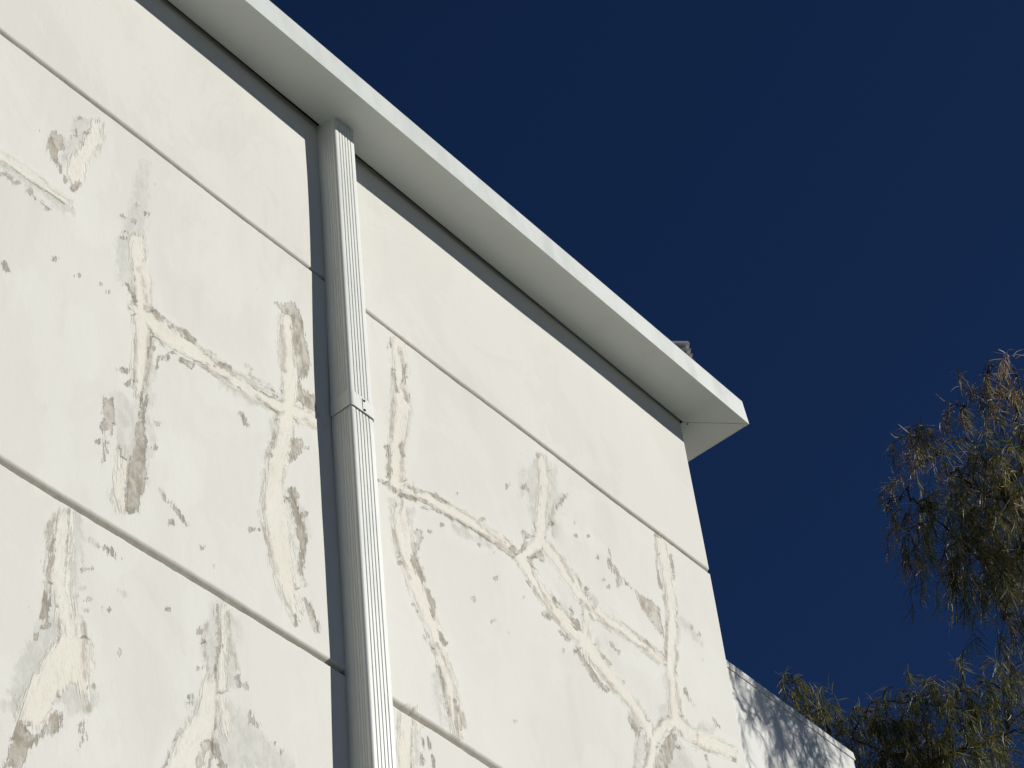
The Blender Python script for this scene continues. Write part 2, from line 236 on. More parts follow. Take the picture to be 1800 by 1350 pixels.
MARKS = """Tp 2.405,6.51 2.43,6.527 2.451,6.519 2.463,6.484 2.435,6.452 2.442,6.422 2.46,6.39 2.492,6.352 2.525,6.404 2.525,6.393 2.499,6.342 2.476,6.357 2.44,6.39 2.416,6.423 2.408,6.471
Cp 2.549,6.683 2.578,6.699 2.582,6.627 2.565,6.562 2.538,6.49 2.525,6.407 2.491,6.364 2.473,6.402 2.481,6.464 2.517,6.537 2.533,6.608
Gp 2.49,6.643 2.563,6.703 2.523,6.56 2.471,6.431 2.469,6.399 2.438,6.419 2.463,6.482 2.482,6.572
Tb 2.497,6.593,3
Tb 2.53,6.616,3
Tb 2.492,6.569,3
Tb 2.499,6.652,2
Tb 2.37,6.478,2
Tb 2.516,6.555,2
Wb 2.578,6.692,10 2.585,6.499,16 2.525,6.306,20
Gb 2.259,6.241,5 2.373,6.245,5 2.502,6.259,5
Cb 2.257,6.268,8 2.483,6.28,3
Wb 2.254,6.292,16 2.507,6.279,16 2.609,6.238,16
Tb 2.266,6.21,2.5
Tb 2.299,6.22,2.5
Tb 2.314,6.213,2.5
Tb 2.356,6.215,2.5
Tb 2.381,6.214,2.5
Tb 2.4,6.208,2.5
Tb 2.424,6.205,4.5
Tb 2.284,6.219,2
Tb 2.371,6.217,2
Tb 2.391,6.211,2
Gb 2.76,6.698,6 2.739,6.553,9 2.723,6.419,12 2.703,6.292,13 2.703,6.156,12
Cb 2.729,6.336,7 2.735,6.272,10 2.753,6.173,10 2.757,6.065,10 2.761,5.974,9 2.76,5.881,9 2.758,5.77,6
Tb 2.717,6.468,2.5
Tb 2.708,6.394,2.5
Tb 2.677,6.387,2.5
Tb 2.755,6.465,2.5
Tb 2.689,6.334,2
Tb 2.714,6.451,2
Tb 2.682,6.303,2
Gb 2.788,5.874,10 2.777,5.783,11 2.759,5.659,14 2.75,5.545,15 2.752,5.451,13 2.747,5.368,8
Tb 2.783,5.787,2 2.77,5.717,3 2.767,5.635,5 2.763,5.535,9 2.752,5.433,11 2.746,5.355,6
Tb 2.768,5.776,2 2.764,5.663,2
Tb 2.698,6.129,3 2.725,6.106,3 2.732,6.089,3
Lb 2.741,5.956,2 2.741,5.86,2 2.733,5.772,2
Lb 2.783,6.009,3 2.787,5.915,3 2.78,5.826,3 2.772,5.759,3
Tb 2.714,5.769,3 2.732,5.792,3
Gb 2.684,5.697,11 2.706,5.633,11 2.706,5.555,11
Wb 2.669,5.435,30 2.72,5.32,30 2.708,5.187,30
Cb 2.696,5.529,2 2.705,5.458,5 2.708,5.386,8 2.718,5.337,3
Gb 2.794,5.684,5 2.812,5.626,5 2.798,5.578,5
Tb 2.821,5.702,4
Tb 2.816,5.615,4
Lb 2.737,6.228,2 2.756,6.198,2 2.771,6.142,2 2.771,6.086,2
Tp 2.651,5.714 2.656,5.684 2.675,5.697 2.68,5.595 2.67,5.53 2.661,5.486 2.655,5.458 2.646,5.452 2.659,5.517 2.663,5.564 2.644,5.565 2.644,5.643
Tb 2.638,6.054,2.4
Tb 2.63,5.509,2.4
Tb 2.614,6.063,2
Tb 2.455,6.035,2
Tb 2.535,6.036,2
Tp 2.676,5.795 2.692,5.813 2.71,5.817 2.712,5.806 2.693,5.793
Tb 2.3,5.894,3 2.318,5.879,3
Wb 2.373,5.895,16 2.424,5.831,18 2.478,5.709,20 2.489,5.56,18
Wb 2.514,5.596,14 2.497,5.451,18 2.508,5.293,20
Wb 2.55,5.886,24 2.56,5.729,24
Wb 2.84,5.646,24 2.929,5.665,24 2.912,5.517,24
Cb 2.778,6.059,12 2.86,6.048,13 2.963,6.059,12 3.07,6.056,9 3.163,6.056,8 3.251,6.074,9 3.35,6.108,10 3.417,6.119,10
Tb 2.77,6.097,4 2.793,6.103,4 2.824,6.093,4
Tb 2.885,6.1,4 2.91,6.108,4 2.936,6.096,4
Tb 3.037,6.076,4 3.076,6.095,4
Tb 2.902,5.995,4 2.939,6,4
Tb 2.863,6.09,3.5
Tb 2.999,6.088,3.5
Tb 2.812,5.927,3.5
Tb 2.842,5.959,3.5
Tb 3.245,6.121,3.5
Tb 3.254,6.112,3.5
Tb 2.896,6.086,2.5
Tb 2.921,6.096,2.5
Tb 2.801,5.964,2.5
Tb 2.871,6.002,2.5
Tb 2.815,5.904,2.5
Tb 2.989,6.037,2.5
Lb 2.942,6.094,2 3.005,6.079,2 3.098,6.076,2
Lb 2.954,6.015,2 3.006,6.027,2 3.07,6.045,2
Gb 3.098,6.08,5 3.178,6.1,5 3.249,6.113,5
Gb 3.07,6.029,8 3.123,6.028,8 3.178,6.032,8
Lb 3.178,6.052,2 3.222,6.05,2 3.266,6.045,2 3.282,6.063,2
Lb 3.144,6.149,3.5
Lb 3.157,6.125,3.5
Lb 3.172,6.123,3.5
Lb 3.19,6.124,3.5
Lb 3.205,6.122,3.5
Lb 3.216,6.114,3.5
Lb 3.227,6.133,3.5
Lb 3.241,6.129,3.5
Lb 3.163,6.148,3.5
Lb 3.283,6.112,3.5
Wb 2.996,5.96,16 3.112,5.956,16 3.177,5.947,16
Tb 3.119,5.945,1.8 3.14,5.917,1.8
Lb 3.368,6.105,2 3.409,6.1,2
Gb 3.059,6.074,5 3.113,6.069,5
Cb 3.31,6.463,8 3.311,6.329,9 3.314,6.179,10 3.295,6.054,12 3.286,5.975,12 3.256,5.884,12 3.238,5.768,12 3.236,5.665,14 3.25,5.594,14 3.265,5.519,14 3.283,5.421,10 3.312,5.343,4
Wb 3.34,6.708,10 3.313,6.587,18 3.267,6.336,14
Wb 3.271,5.32,16 3.31,5.268,16
Lb 3.29,6.424,2.5 3.297,6.335,2.5 3.293,6.239,2.5
Tp 3.292,6.514 3.331,6.557 3.371,6.541 3.376,6.472 3.397,6.392 3.404,6.326 3.369,6.255 3.361,6.219 3.414,6.228 3.419,6.165 3.365,6.148 3.348,6.165 3.35,6.241 3.345,6.307 3.332,6.407 3.329,6.485 3.291,6.48
Tb 3.273,6.5,3 3.298,6.483,3
Tp 3.316,5.992 3.354,6.014 3.36,5.99 3.336,5.931 3.306,5.89 3.295,5.867 3.307,5.939
Gp 3.288,5.773 3.31,5.794 3.329,5.765 3.361,5.744 3.362,5.653 3.347,5.584 3.337,5.471 3.317,5.498 3.314,5.555 3.331,5.614 3.305,5.668 3.297,5.724
Tb 3.307,5.776,3 3.319,5.707,5 3.335,5.666,6 3.346,5.624,5 3.333,5.556,3 3.33,5.505,3
Tb 3.303,5.785,4
Tb 3.296,5.743,4
Tb 3.323,5.777,4
Tb 3.358,5.732,4
Tb 3.338,5.426,2 3.358,5.392,4 3.371,5.362,5 3.383,5.341,3
Lb 3.346,5.476,3
Lb 3.338,5.491,3
Gp 3.239,6.022 3.276,6.031 3.263,5.92 3.236,5.892 3.229,5.972
Lb 3.247,5.973,4 3.241,5.905,4
Lb 3.207,5.799,1.8 3.201,5.723,1.8 3.198,5.647,1.8
Lb 3.181,5.63,3 3.199,5.576,3 3.217,5.515,3 3.234,5.454,3
Tb 3.147,5.548,2 3.183,5.568,2
Gb 3.278,5.631,9 3.293,5.542,9
Tb 3.3,5.346,2 3.301,5.315,2
Tb 3.371,5.987,3
Tb 3.223,5.862,3
Gb 3.218,5.859,5 3.258,5.906,5
Tb 2.851,5.468,2.4 2.871,5.46,2.4 2.894,5.445,2.4
Tb 2.872,5.397,4
Tb 2.894,5.448,1.5 2.923,5.418,1.5
Tb 3.014,5.341,2.2
Tb 2.976,5.379,2.2
Tb 2.87,5.12,2.2
Lb 2.835,5.483,2 2.851,5.468,2
Cb 2.545,5.21,8 2.54,5.108,9 2.535,5.032,10 2.557,4.961,8 2.583,4.899,8 2.598,4.843,12 2.609,4.793,13
Gb 2.573,5.236,9 2.571,5.127,11 2.565,5.016,11 2.587,4.93,9
Lb 2.52,5.203,3.5 2.506,5.151,3.5 2.511,5.08,3.5 2.512,5.006,3.5 2.508,4.949,3.5
Tb 2.505,4.956,3 2.508,4.92,6 2.504,4.893,4
Tb 2.509,4.864,3.5
Tb 2.485,4.823,3.5
Tb 2.515,5.122,2.5 2.515,5.036,2.5
Gb 2.529,4.945,10 2.526,4.879,12 2.498,4.802,12 2.476,4.73,14 2.458,4.659,10
Cp 2.563,4.872 2.533,4.83 2.49,4.717 2.459,4.635 2.461,4.586 2.514,4.59 2.537,4.646 2.562,4.714 2.598,4.771 2.637,4.742 2.629,4.803 2.605,4.87
Gb 2.553,4.712,13 2.586,4.719,13 2.614,4.714,13
Lb 2.608,4.95,2 2.622,4.912,2 2.624,4.853,2 2.634,4.795,2
Gb 2.432,4.606,8 2.451,4.621,8
Tp 2.556,4.665 2.566,4.661 2.567,4.617 2.55,4.59 2.524,4.589 2.532,4.626
Tb 2.524,4.589,3 2.511,4.566,3 2.502,4.55,3
Tp 2.457,4.58 2.497,4.568 2.506,4.556 2.493,4.525 2.477,4.471 2.432,4.449 2.446,4.534
Gb 2.636,4.757,7 2.647,4.724,7
Wb 2.403,4.67,22 2.452,4.637,22
Lb 2.626,4.662,2.5
Lb 2.642,4.711,2.5
Tb 2.652,4.776,2.2
Tb 2.726,4.913,2.2
Tb 2.687,5.015,2.2
Tb 2.625,5.009,2.2
Tb 2.624,4.658,1.4 2.63,4.62,1.4 2.619,4.588,1.4
Tb 2.605,5.087,1.6 2.633,5.107,1.6
Tb 2.664,5.19,2 2.681,5.189,2 2.709,5.179,2
Lb 2.713,5.089,1.4 2.739,5.089,1.4
Lb 2.62,5.189,1.4 2.664,5.187,1.4
Lb 2.611,5.035,2.5
Lb 2.596,5.001,2.5
Lb 2.623,4.975,2.5
Lb 2.623,4.933,2.5
Wb 2.679,4.588,20 2.612,4.615,20 2.664,4.702,20
Gp 3.022,5.237 3.007,5.175 2.981,5.125 2.982,5.068 3.001,4.993 3.002,4.943 3.039,4.968 3.103,5.026 3.103,5.148 3.096,5.202 3.065,5.232
Wb 2.965,5.216,18 2.967,5.094,18 2.952,4.868,18
Tb 3.028,5.226,1.3 3.032,5.143,2.2 3.036,5.098,2.2 3.018,5.011,1.3
Cb 3.047,5.219,5 3.041,4.981,5
Lb 3.061,5.218,2 3.08,5.105,2 3.095,5.061,2
Lb 2.991,5.142,2 2.988,5.054,2 3.007,4.98,2
Tb 3.109,5.02,3
Tb 2.972,5.111,3
Tb 2.98,5.084,3
Tb 2.977,5.001,3
Tb 3.122,5.021,3
Tb 3.097,5.042,3
Cb 3.009,4.972,9 2.997,4.875,14 2.959,4.775,20 2.937,4.698,24
Tp 2.935,4.905 2.955,4.915 2.955,4.886 2.945,4.867
Gb 2.96,4.897,8 2.982,4.9,8
Gp 3.046,4.945 3.114,4.957 3.152,4.933 3.209,4.901 3.26,4.899 3.285,4.869 3.053,4.755 3.023,4.783 3.034,4.856
Cb 3.043,4.948,4 3.056,4.881,3 3.067,4.846,1
Tb 3.137,4.956,2 3.148,4.941,4 3.159,4.931,2
Tb 3.18,4.94,2.5
Tb 3.218,4.911,2.5
Tb 3.237,4.89,2.5
Tb 3.002,4.798,6
Tb 2.993,4.789,4 3.02,4.793,4
Tb 2.986,4.769,3 2.979,4.742,4 2.979,4.728,3
Tb 3.031,4.779,2.5
Tb 3.044,4.761,2.5
Tb 3.025,4.784,2.5
Tb 3.056,4.763,2.5
Lb 3.03,4.933,1.6 3.032,4.877,1.6 3.028,4.858,1.6
Gb 2.923,4.788,4 2.91,4.734,4
Cb 3.811,6.74,12 3.81,6.656,11 3.798,6.538,11 3.802,6.453,11 3.783,6.345,11 3.76,6.236,11 3.752,6.102,12
Wb 3.853,6.733,12 3.866,6.579,16 3.824,6.263,16
Tb 3.774,6.731,3 3.765,6.681,3
Tb 3.77,6.567,3 3.775,6.534,3 3.783,6.503,3
Tb 3.718,6.231,3 3.728,6.199,3 3.721,6.111,3
Lb 3.759,6.455,2.6 3.754,6.356,2.6 3.741,6.284,2.6
Lb 3.812,6.716,3 3.828,6.627,3 3.809,6.546,3 3.831,6.501,3
Gb 3.83,6.493,7 3.827,6.423,7 3.806,6.344,7
Lb 3.789,6.293,3 3.787,6.239,3 3.771,6.125,3
Tb 3.831,6.653,1.8 3.813,6.566,1.8
Tb 3.791,6.288,1.8 3.782,6.201,1.8
Tb 3.842,6.538,2 3.833,6.495,2
Gb 3.769,6.486,6 3.751,6.354,6
Cb 3.799,6.11,7 3.926,6.135,9 4.056,6.161,9 4.142,6.165,8 4.294,6.171,8
Tb 3.782,6.115,2 3.82,6.128,3 3.84,6.13,3 3.877,6.149,1.5
Tb 3.893,6.164,2 3.923,6.163,3 3.954,6.164,3 4.014,6.178,1.5
Tb 3.762,6.068,3 3.837,6.097,3.4 3.906,6.111,2.4
Lb 3.905,6.106,3.4 4.008,6.124,3.4 4.094,6.133,3.4 4.212,6.153,3.4 4.274,6.159,3.4
Tb 3.68,6.07,1.5 3.706,6.072,1.5 3.747,6.07,1.5
Tb 3.866,6.081,3 3.886,6.085,3
Lb 4.014,6.175,2 4.105,6.18,2 4.195,6.168,2 4.244,6.175,2
Wb 3.977,6.066,14 4.134,6.096,14
Gb 4.005,6.095,5 4.161,6.109,5
Tb 4.134,6.203,2.5
Tb 4.175,6.09,2.5
Tb 3.939,6.06,2.5
Tb 4.109,6.086,2.5
Cb 3.756,5.994,13 3.761,5.911,13 3.769,5.824,11 3.801,5.76,11 3.835,5.689,10 3.871,5.616,9 3.887,5.53,8 3.908,5.464,8 3.917,5.372,8 3.924,5.299,6
Gb 3.726,6.019,6 3.735,5.916,6
Lb 3.719,5.916,2.4 3.732,5.871,2.4 3.743,5.829,2.4 3.777,5.758,2.4
Tb 3.787,5.671,2.5
Tb 3.733,5.787,2.5
Tb 3.797,5.65,2.5
Tb 3.822,5.594,2.8 3.832,5.576,2.8
Lb 3.838,5.563,2.6 3.856,5.534,2.6
Lb 3.864,5.488,3.6 3.886,5.452,3.6 3.893,5.388,3.6 3.898,5.343,3.6
Gb 3.857,5.465,5 3.852,5.37,5 3.864,5.297,5
Lb 3.743,6.074,2 3.777,6.051,2 3.746,5.966,2
Gb 3.799,6.021,8 3.774,5.951,8
Tp 3.824,5.971 3.85,5.985 3.85,5.954 3.835,5.924 3.813,5.868 3.831,5.832 3.845,5.792 3.826,5.766 3.788,5.827 3.809,5.903
Tp 3.83,5.758 3.861,5.759 3.883,5.735 3.871,5.662 3.851,5.708
Tb 3.884,5.629,2 3.897,5.612,4 3.91,5.599,4
Lb 3.872,5.576,2.4 3.904,5.514,2.4 3.931,5.456,2.4 3.933,5.413,2.4
Tb 3.926,5.405,1.5 3.926,5.367,3 3.927,5.329,3.4 3.92,5.284,2
Lb 3.956,5.382,4 3.956,5.34,4
Lb 3.939,5.396,3 3.945,5.386,3
Tb 4.177,5.999,4
Tb 4.132,5.805,3
Tb 3.878,5.996,3
Tb 4.382,6.504,3
Tb 4.061,5.849,2.2
Tb 4.305,5.998,2.2
Tb 4.476,5.891,2.2
Tb 4.028,6.24,2.2
Tb 4.403,5.99,3.2 4.423,5.984,3.2
Tb 4.3,6.458,3 4.282,6.428,2
Lb 4.2,5.486,2.5
Lb 4.208,5.806,2.5
Lb 4.149,5.821,2.5
Gp 4.477,6.707 4.429,6.617 4.391,6.51 4.386,6.434 4.41,6.353 4.491,6.387 4.548,6.513 4.614,6.612 4.55,6.578 4.568,6.691 4.523,6.722
Cb 4.498,6.696,7 4.49,6.582,8 4.459,6.456,9 4.437,6.346,11 4.419,6.283,12 4.347,6.199,11
Tb 4.475,6.696,3
Tb 4.529,6.665,3
Tb 4.394,6.49,3
Tb 4.494,6.408,4
Tb 4.38,6.493,4
Tb 4.538,6.506,2.4 4.572,6.555,2.4 4.611,6.615,2.4
Tb 4.344,6.276,4 4.361,6.277,4
Tb 4.35,6.24,3 4.322,6.195,3 4.297,6.171,3 4.271,6.175,3
Lp 4.361,6.184 4.393,6.236 4.433,6.266 4.449,6.243 4.412,6.218
Tb 4.358,6.185,2 4.389,6.211,2
Tb 4.417,6.214,2 4.441,6.224,2
Gb 4.511,6.423,8 4.529,6.393,8
Wb 4.6,6.479,14 4.746,6.471,14
Lb 4.538,6.538,3 4.503,6.442,3 4.503,6.37,3
Gb 4.384,6.563,5 4.369,6.454,5
Cb 4.309,6.165,9 4.349,6.12,9 4.404,6.071,9 4.458,6.035,9 4.523,6.012,11 4.594,5.992,12 4.67,5.945,10 4.745,5.898,9 4.812,5.861,8 4.877,5.801,9 4.884,5.768,11
Tb 4.326,6.093,2 4.34,6.079,3 4.352,6.065,2
Lb 4.353,6.07,2 4.417,6.029,2 4.474,5.995,2
Tb 4.469,5.966,3 4.488,5.963,3 4.513,5.953,3
Tb 4.412,5.985,3
Tb 4.533,5.922,3
Tp 4.538,5.939 4.563,5.924 4.596,5.904 4.638,5.877 4.696,5.858 4.666,5.836 4.624,5.848 4.582,5.875 4.557,5.905
Tb 4.78,5.801,3 4.795,5.776,5 4.816,5.755,3
Gb 4.789,5.816,7 4.83,5.784,7
Lb 4.366,6.181,2 4.376,6.118,2 4.397,6.081,2 4.445,6.034,2
Tp 4.518,6.047 4.552,6.053 4.577,6.067 4.584,6.031 4.559,6.012
Tb 4.46,6.081,3.2 4.477,6.064,3.2
Tb 4.539,6.088,3
Tb 4.547,6.075,3
Gb 4.494,6.085,6 4.531,6.062,6
Tb 4.671,5.997,2 4.685,5.98,4 4.713,5.967,3
Tb 4.728,6.06,1.5 4.749,6.051,1.5 4.776,6.041,1.5
Lb 4.705,5.891,1.8 4.781,5.851,1.8 4.857,5.804,1.8
Tb 4.775,5.934,3
Tb 4.863,5.862,3
Lb 4.538,5.939,2 4.625,5.881,2
Lb 4.671,5.906,1.8 4.746,5.859,1.8
Gb 4.665,6.025,6 4.665,5.98,6
Cb 4.457,6.294,9 4.516,6.26,9 4.577,6.219,9 4.625,6.168,9 4.678,6.146,9 4.775,6.155,9 4.893,6.159,8 5.011,6.155,8
Lb 4.48,6.313,2 4.513,6.293,2 4.556,6.26,2 4.58,6.221,2
Wb 4.739,6.275,14 4.823,6.252,14 4.907,6.23,14
Wb 4.782,6.045,14 4.964,6.076,14
Tb 4.645,6.231,3
Tb 4.671,6.169,3
Lb 4.604,6.161,2 4.658,6.146,2 4.715,6.144,2
Lb 4.683,6.126,2 4.781,6.142,2 4.888,6.138,2 4.95,6.149,2
Tb 4.936,6.183,3.2 4.976,6.173,3.2
Gb 4.625,6.15,8 4.626,6.059,8
Cb 4.627,6.128,7 4.607,6.015,7
Lb 4.868,6.185,1.6 4.935,6.175,1.6
Gb 4.655,6.206,6 4.681,6.194,6
Lb 4.984,6.168,2 5.03,6.158,2 5.05,6.179,2 5.059,6.221,2
Tp 4.805,6.5 4.81,6.449 4.838,6.422 4.861,6.401 4.852,6.369 4.819,6.338 4.822,6.388 4.789,6.431
Tb 4.861,6.401,1.6 4.9,6.388,1.6 4.938,6.382,1.6
Tp 4.933,6.383 4.98,6.391 5.025,6.401 5.063,6.391 5.057,6.322 5.057,6.268 5.019,6.286 4.964,6.317 4.933,6.357
Tb 4.769,6.311,3
Tb 4.745,6.323,3
Tb 4.735,6.413,3
Tb 4.698,6.483,2.2
Tb 4.627,6.498,2.2
Tb 4.626,6.441,2.2
Cb 5.14,6.747,9 5.143,6.655,9 5.147,6.531,10 5.135,6.408,10 5.099,6.274,10 5.067,6.163,10 5.062,6.044,10 5.046,5.935,10
Lb 5.113,6.722,2.6 5.088,6.579,2.6 5.093,6.499,2.6
Tb 5.092,6.569,2.2 5.091,6.506,2.2
Lb 5.107,6.478,2.4 5.102,6.402,2.4 5.079,6.296,2.4 5.044,6.166,2.4
Gb 5.033,6.091,7 5.03,6.02,7 5.029,5.964,7
Tb 5.187,6.695,2 5.187,6.651,3 5.187,6.595,2
Lb 5.122,6.268,2.2 5.12,6.22,2.2 5.087,6.143,2.2 5.074,6.033,2.2 5.08,5.952,2.2
Gb 5.176,6.407,5 5.239,6.406,6 5.283,6.365,4
Tb 5.247,6.416,2.6
Tb 5.28,6.405,2.6
Wb 5.299,6.391,10 5.337,6.351,16 5.379,6.326,14
Tb 5.115,6.749,2.5 5.142,6.756,2.5
Gb 5.166,6.377,5 5.132,6.286,5
Gb 5.134,6.645,4 5.112,6.444,4
Tb 5.127,6.091,1.6 5.15,6.059,1.6
Tp 5.273,6.057 5.304,6.029 5.275,6.028
Tp 5.338,5.933 5.369,5.931 5.344,5.918
Lb 5.282,6.297,2.5
Lb 5.169,6.049,2.5
Gp 4.965,5.941 5.008,5.975 5.033,5.954 5.012,5.888 4.943,5.842
Cb 4.9,5.776,10 4.96,5.855,11 5.041,5.925,12 5.106,5.91,12 5.21,5.927,13 5.354,5.957,9
Cb 4.9,5.776,10 4.849,5.645,10
Gb 5.178,5.958,8 5.255,5.998,8
Lb 4.908,5.813,2.2 4.967,5.885,2.2 5.019,5.921,2.2
Lb 4.803,5.721,2.2 4.765,5.603,2.2
Gb 4.836,5.744,8 4.789,5.626,8
Lb 4.877,5.765,2.5 4.833,5.647,2.5
Tp 5.005,5.858 5.032,5.861 5.003,5.796 4.944,5.687 4.877,5.654 4.905,5.721 4.958,5.806
Gp 4.998,5.826 5.059,5.835 5.118,5.774 4.937,5.684
Tb 5.183,5.854,1.8 5.187,5.807,1.8
Lb 5.085,5.948,2 5.156,5.929,2 5.131,5.849,2
Tb 5.012,5.809,2.5 5.039,5.812,2.5
Lb 5.158,5.874,2 5.256,5.901,2
Cb 3.713,5.251,10 3.693,5.074,10
Tp 3.765,5.204 3.78,5.202 3.772,5.158 3.771,5.118 3.752,5.107 3.763,5.153
Gb 3.748,5.209,6 3.74,5.115,6
Tb 3.793,5.214,1.6 3.801,5.185,1.6
Tb 3.806,5.162,1.5 3.812,5.133,1.5
Cb 3.737,5.268,5 3.768,5.238,5"""
MET = np.array([[393., -41.], [278., -445.]])       # measuring frame of the wall marks: columns for one metre along, one metre up

def wall_mesh():
    xs = np.concatenate([np.arange(-6, 2.1, 0.35), np.arange(2.1, XC-0.003, 0.0078), [XC-0.0025, XC]])
    zf = np.arange(4.25, ZS, 0.0078)
    zc = np.arange(0, 4.25, 0.25)
    zs = np.concatenate([zc, zf, [ZS + 0.10]])
    keep = np.ones(len(zs), bool)
    add = []
    for z, h in JZ:
        keep &= np.abs(zs - z) > h + 0.006
        add += [z-h-0.0045, z-h-0.001, z-h*0.55, z-h*0.12, z+h*0.12, z+h*0.55, z+h+0.001, z+h+0.0045]
    zs = np.sort(np.concatenate([zs[keep], add]))
    X, Z = np.meshgrid(xs, zs)
    nz, nx = X.shape
    # how far the plaster bows in or out with height (metres), read from the edge of the pipe's shadow
    zk = [0, 4.94, 5.10, 5.26, 5.30, 5.48, 5.78, 6.01, 6.17, 6.44, 6.755, 6.785, 6.95, 7.22, 7.40, 8]
    bk = [-.006, -.0075, -.0082, -.0087, -.0082, -.0050, -.0012, -.0004, .0018, .0029, .0036, .0058, .0068, .0082, .0098, .010]
    Y = D + np.interp(Z, zk, bk) * np.exp(-((X - 3.45)/0.9)**2)
    Y += 0.0016*np.sin(X*2.9+1.0)*np.sin(Z*3.7+.4) + 0.0010*np.sin(X*7.1+Z*5.3)
    joint = np.zeros_like(Z)
    # slow random wander of the joint lips
    def wander(n, k, amp):
        a = rng.normal(0, 1, n); ker = np.hanning(k); ker /= np.sqrt((ker**2).sum()); return np.convolve(a, ker, 'same')*amp
    for z, h in JZ:
        for sgn in (-1, 1):
            w = wander(nx, 9, 0.0007) + wander(nx, 60, 0.0009) + wander(nx, 3, 0.0004)
            for off in (h+0.0045, h+0.001, h*0.55, h*0.12):
                i = np.argmin(np.abs(zs - (z + sgn*off)))
                Z[i] += w * (0.9 if off > h*0.6 else 0.4)
                if off < h: Y[i] += 0.0215 * (sgn*-0.645*off/h + 0.645) if not (sgn < 0 and off > h*0.5) else 0.0215; joint[i] = 0.9 - 1.0*min(0, sgn*off/h)
    V = np.stack([X, Y, Z], -1).reshape(-1, 3)
    idx = np.arange(nx*nz).reshape(nz, nx)
    Q = np.stack([idx[:-1, :-1], idx[:-1, 1:], idx[1:, 1:], idx[1:, :-1]], -1).reshape(-1, 4)
    # the return wall round the corner follows the notched edge of the front
    yb = 9.0; n0 = len(V); col = idx[:, -1]
    Vb = V[col].copy(); Vb[:, 1] = yb; V2 = np.concatenate([V, Vb])
    cb = n0 + np.arange(nz)
    Q2 = np.stack([col[:-1], cb[:-1], cb[1:], col[1:]], -1)
    # far and left walls
    n1 = len(V2); V3 = np.concatenate([V2, [(-6, yb, 0), (-6, yb, ZS+.1)]])
    Q3 = np.array([[idx[0,0], idx[-1,0], n1+1, n1], [n1, n1+1, cb[-1], cb[0]]])
    o = big_mesh('wall', V3, np.concatenate([Q, Q2, Q3]), M_wall, bld)
    me = o.data
    P = V3[:, [0, 2]] @ MET.T
    fields = {k: np.full(len(V3), -40.0) for k in 'CGTLW'}
    along = P @ np.array([0.09, 1.0]); across = P @ np.array([1.0, -0.09]); near = np.full(len(V3), 26.0); eid = 0
    for line in MARKS.strip().split('\n'):
        head, *pts = line.split(); L, kind = head[0], head[1]
        A = np.array([[float(q) for q in p.split(',')] for p in pts]); A2 = A[:, :2] @ MET.T
        r = A[:, 2] if kind == 'b' else np.zeros(len(A))
        lo, hi = A2.min(0) - r.max() - 40, A2.max(0) + r.max() + 40
        sel = np.where((P[:,0] > lo[0]) & (P[:,0] < hi[0]) & (P[:,1] > lo[1]) & (P[:,1] < hi[1]) & (V3[:,1] < D+.05))[0]
        q = P[sel]; best = np.full(len(sel), -1e9)
        n = len(A2); segs = [(i, i+1) for i in range(n-1)] if kind == 'b' else [(i, (i+1) % n) for i in range(n)]
        if n == 1: segs = [(0, 0)]
        cum = 0.0; sA = np.zeros(len(sel)); sC = np.zeros(len(sel)); eid += 1
        for i, j in segs:
            a, b = A2[i], A2[j]; d = b - a; l2 = max(d @ d, 1e-9)
            tt = np.clip(((q - a) @ d)/l2, 0, 1)
            dist = np.linalg.norm(q - a - tt[:, None]*d, axis=1)
            val = (r[i]*(1-tt) + r[j]*tt) - dist
            if kind == 'b' and n > 1:
                ln = math.sqrt(l2); cr = (d[0]*(q[:,1]-a[1]) - d[1]*(q[:,0]-a[0]))/ln; up = val > best
                sA[up] = (cum + tt*ln)[up]; sC[up] = cr[up]; cum += ln
            best = np.maximum(best, val)
        if kind == 'p':
            ins = np.zeros(len(sel), bool)
            for i, j in segs:
                a, b = A2[i], A2[j]
                if a[1] == b[1]: continue
                c = ((a[1] > q[:,1]) != (b[1] > q[:,1])) & (q[:,0] < (b[0]-a[0])*(q[:,1]-a[1])/(b[1]-a[1]) + a[0])
                ins ^= c
            best = np.where(ins, -best, best)
        f = fields[L]; f[sel] = np.maximum(f[sel], best)
        if kind == 'b' and n > 1 and L in 'CG' and cum > 35:
            dd = np.abs(sC) + np.maximum(0, -best)*0.2; up = dd < near[sel]
            ii = sel[up]; near[ii] = dd[up]; along[ii] = sA[up] + eid*331.0; across[ii] = sC[up] + eid*57.0
    for nm, vv in (('along', along), ('across', across)):
        at = me.attributes.new(nm, 'FLOAT', 'POINT'); at.data.foreach_set('value', vv.astype(np.float32))
    for k, nm in zip('CGTLW', ('filler', 'smear', 'bare', 'crack', 'halo')):
        at = me.attributes.new(nm, 'FLOAT', 'POINT'); at.data.foreach_set('value', fields[k].astype(np.float32))
    at = me.attributes.new('joint', 'FLOAT', 'POINT'); jv = np.zeros(len(V3), np.float32); jv[:nx*nz] = joint.ravel(); at.data.foreach_set('value', jv)
    at = me.attributes.new('top_course', 'FLOAT', 'POINT'); at.data.foreach_set('value', (V3[:,2] > JZ[0][0]).astype(np.float32))
    return rel(o)
wall_mesh()

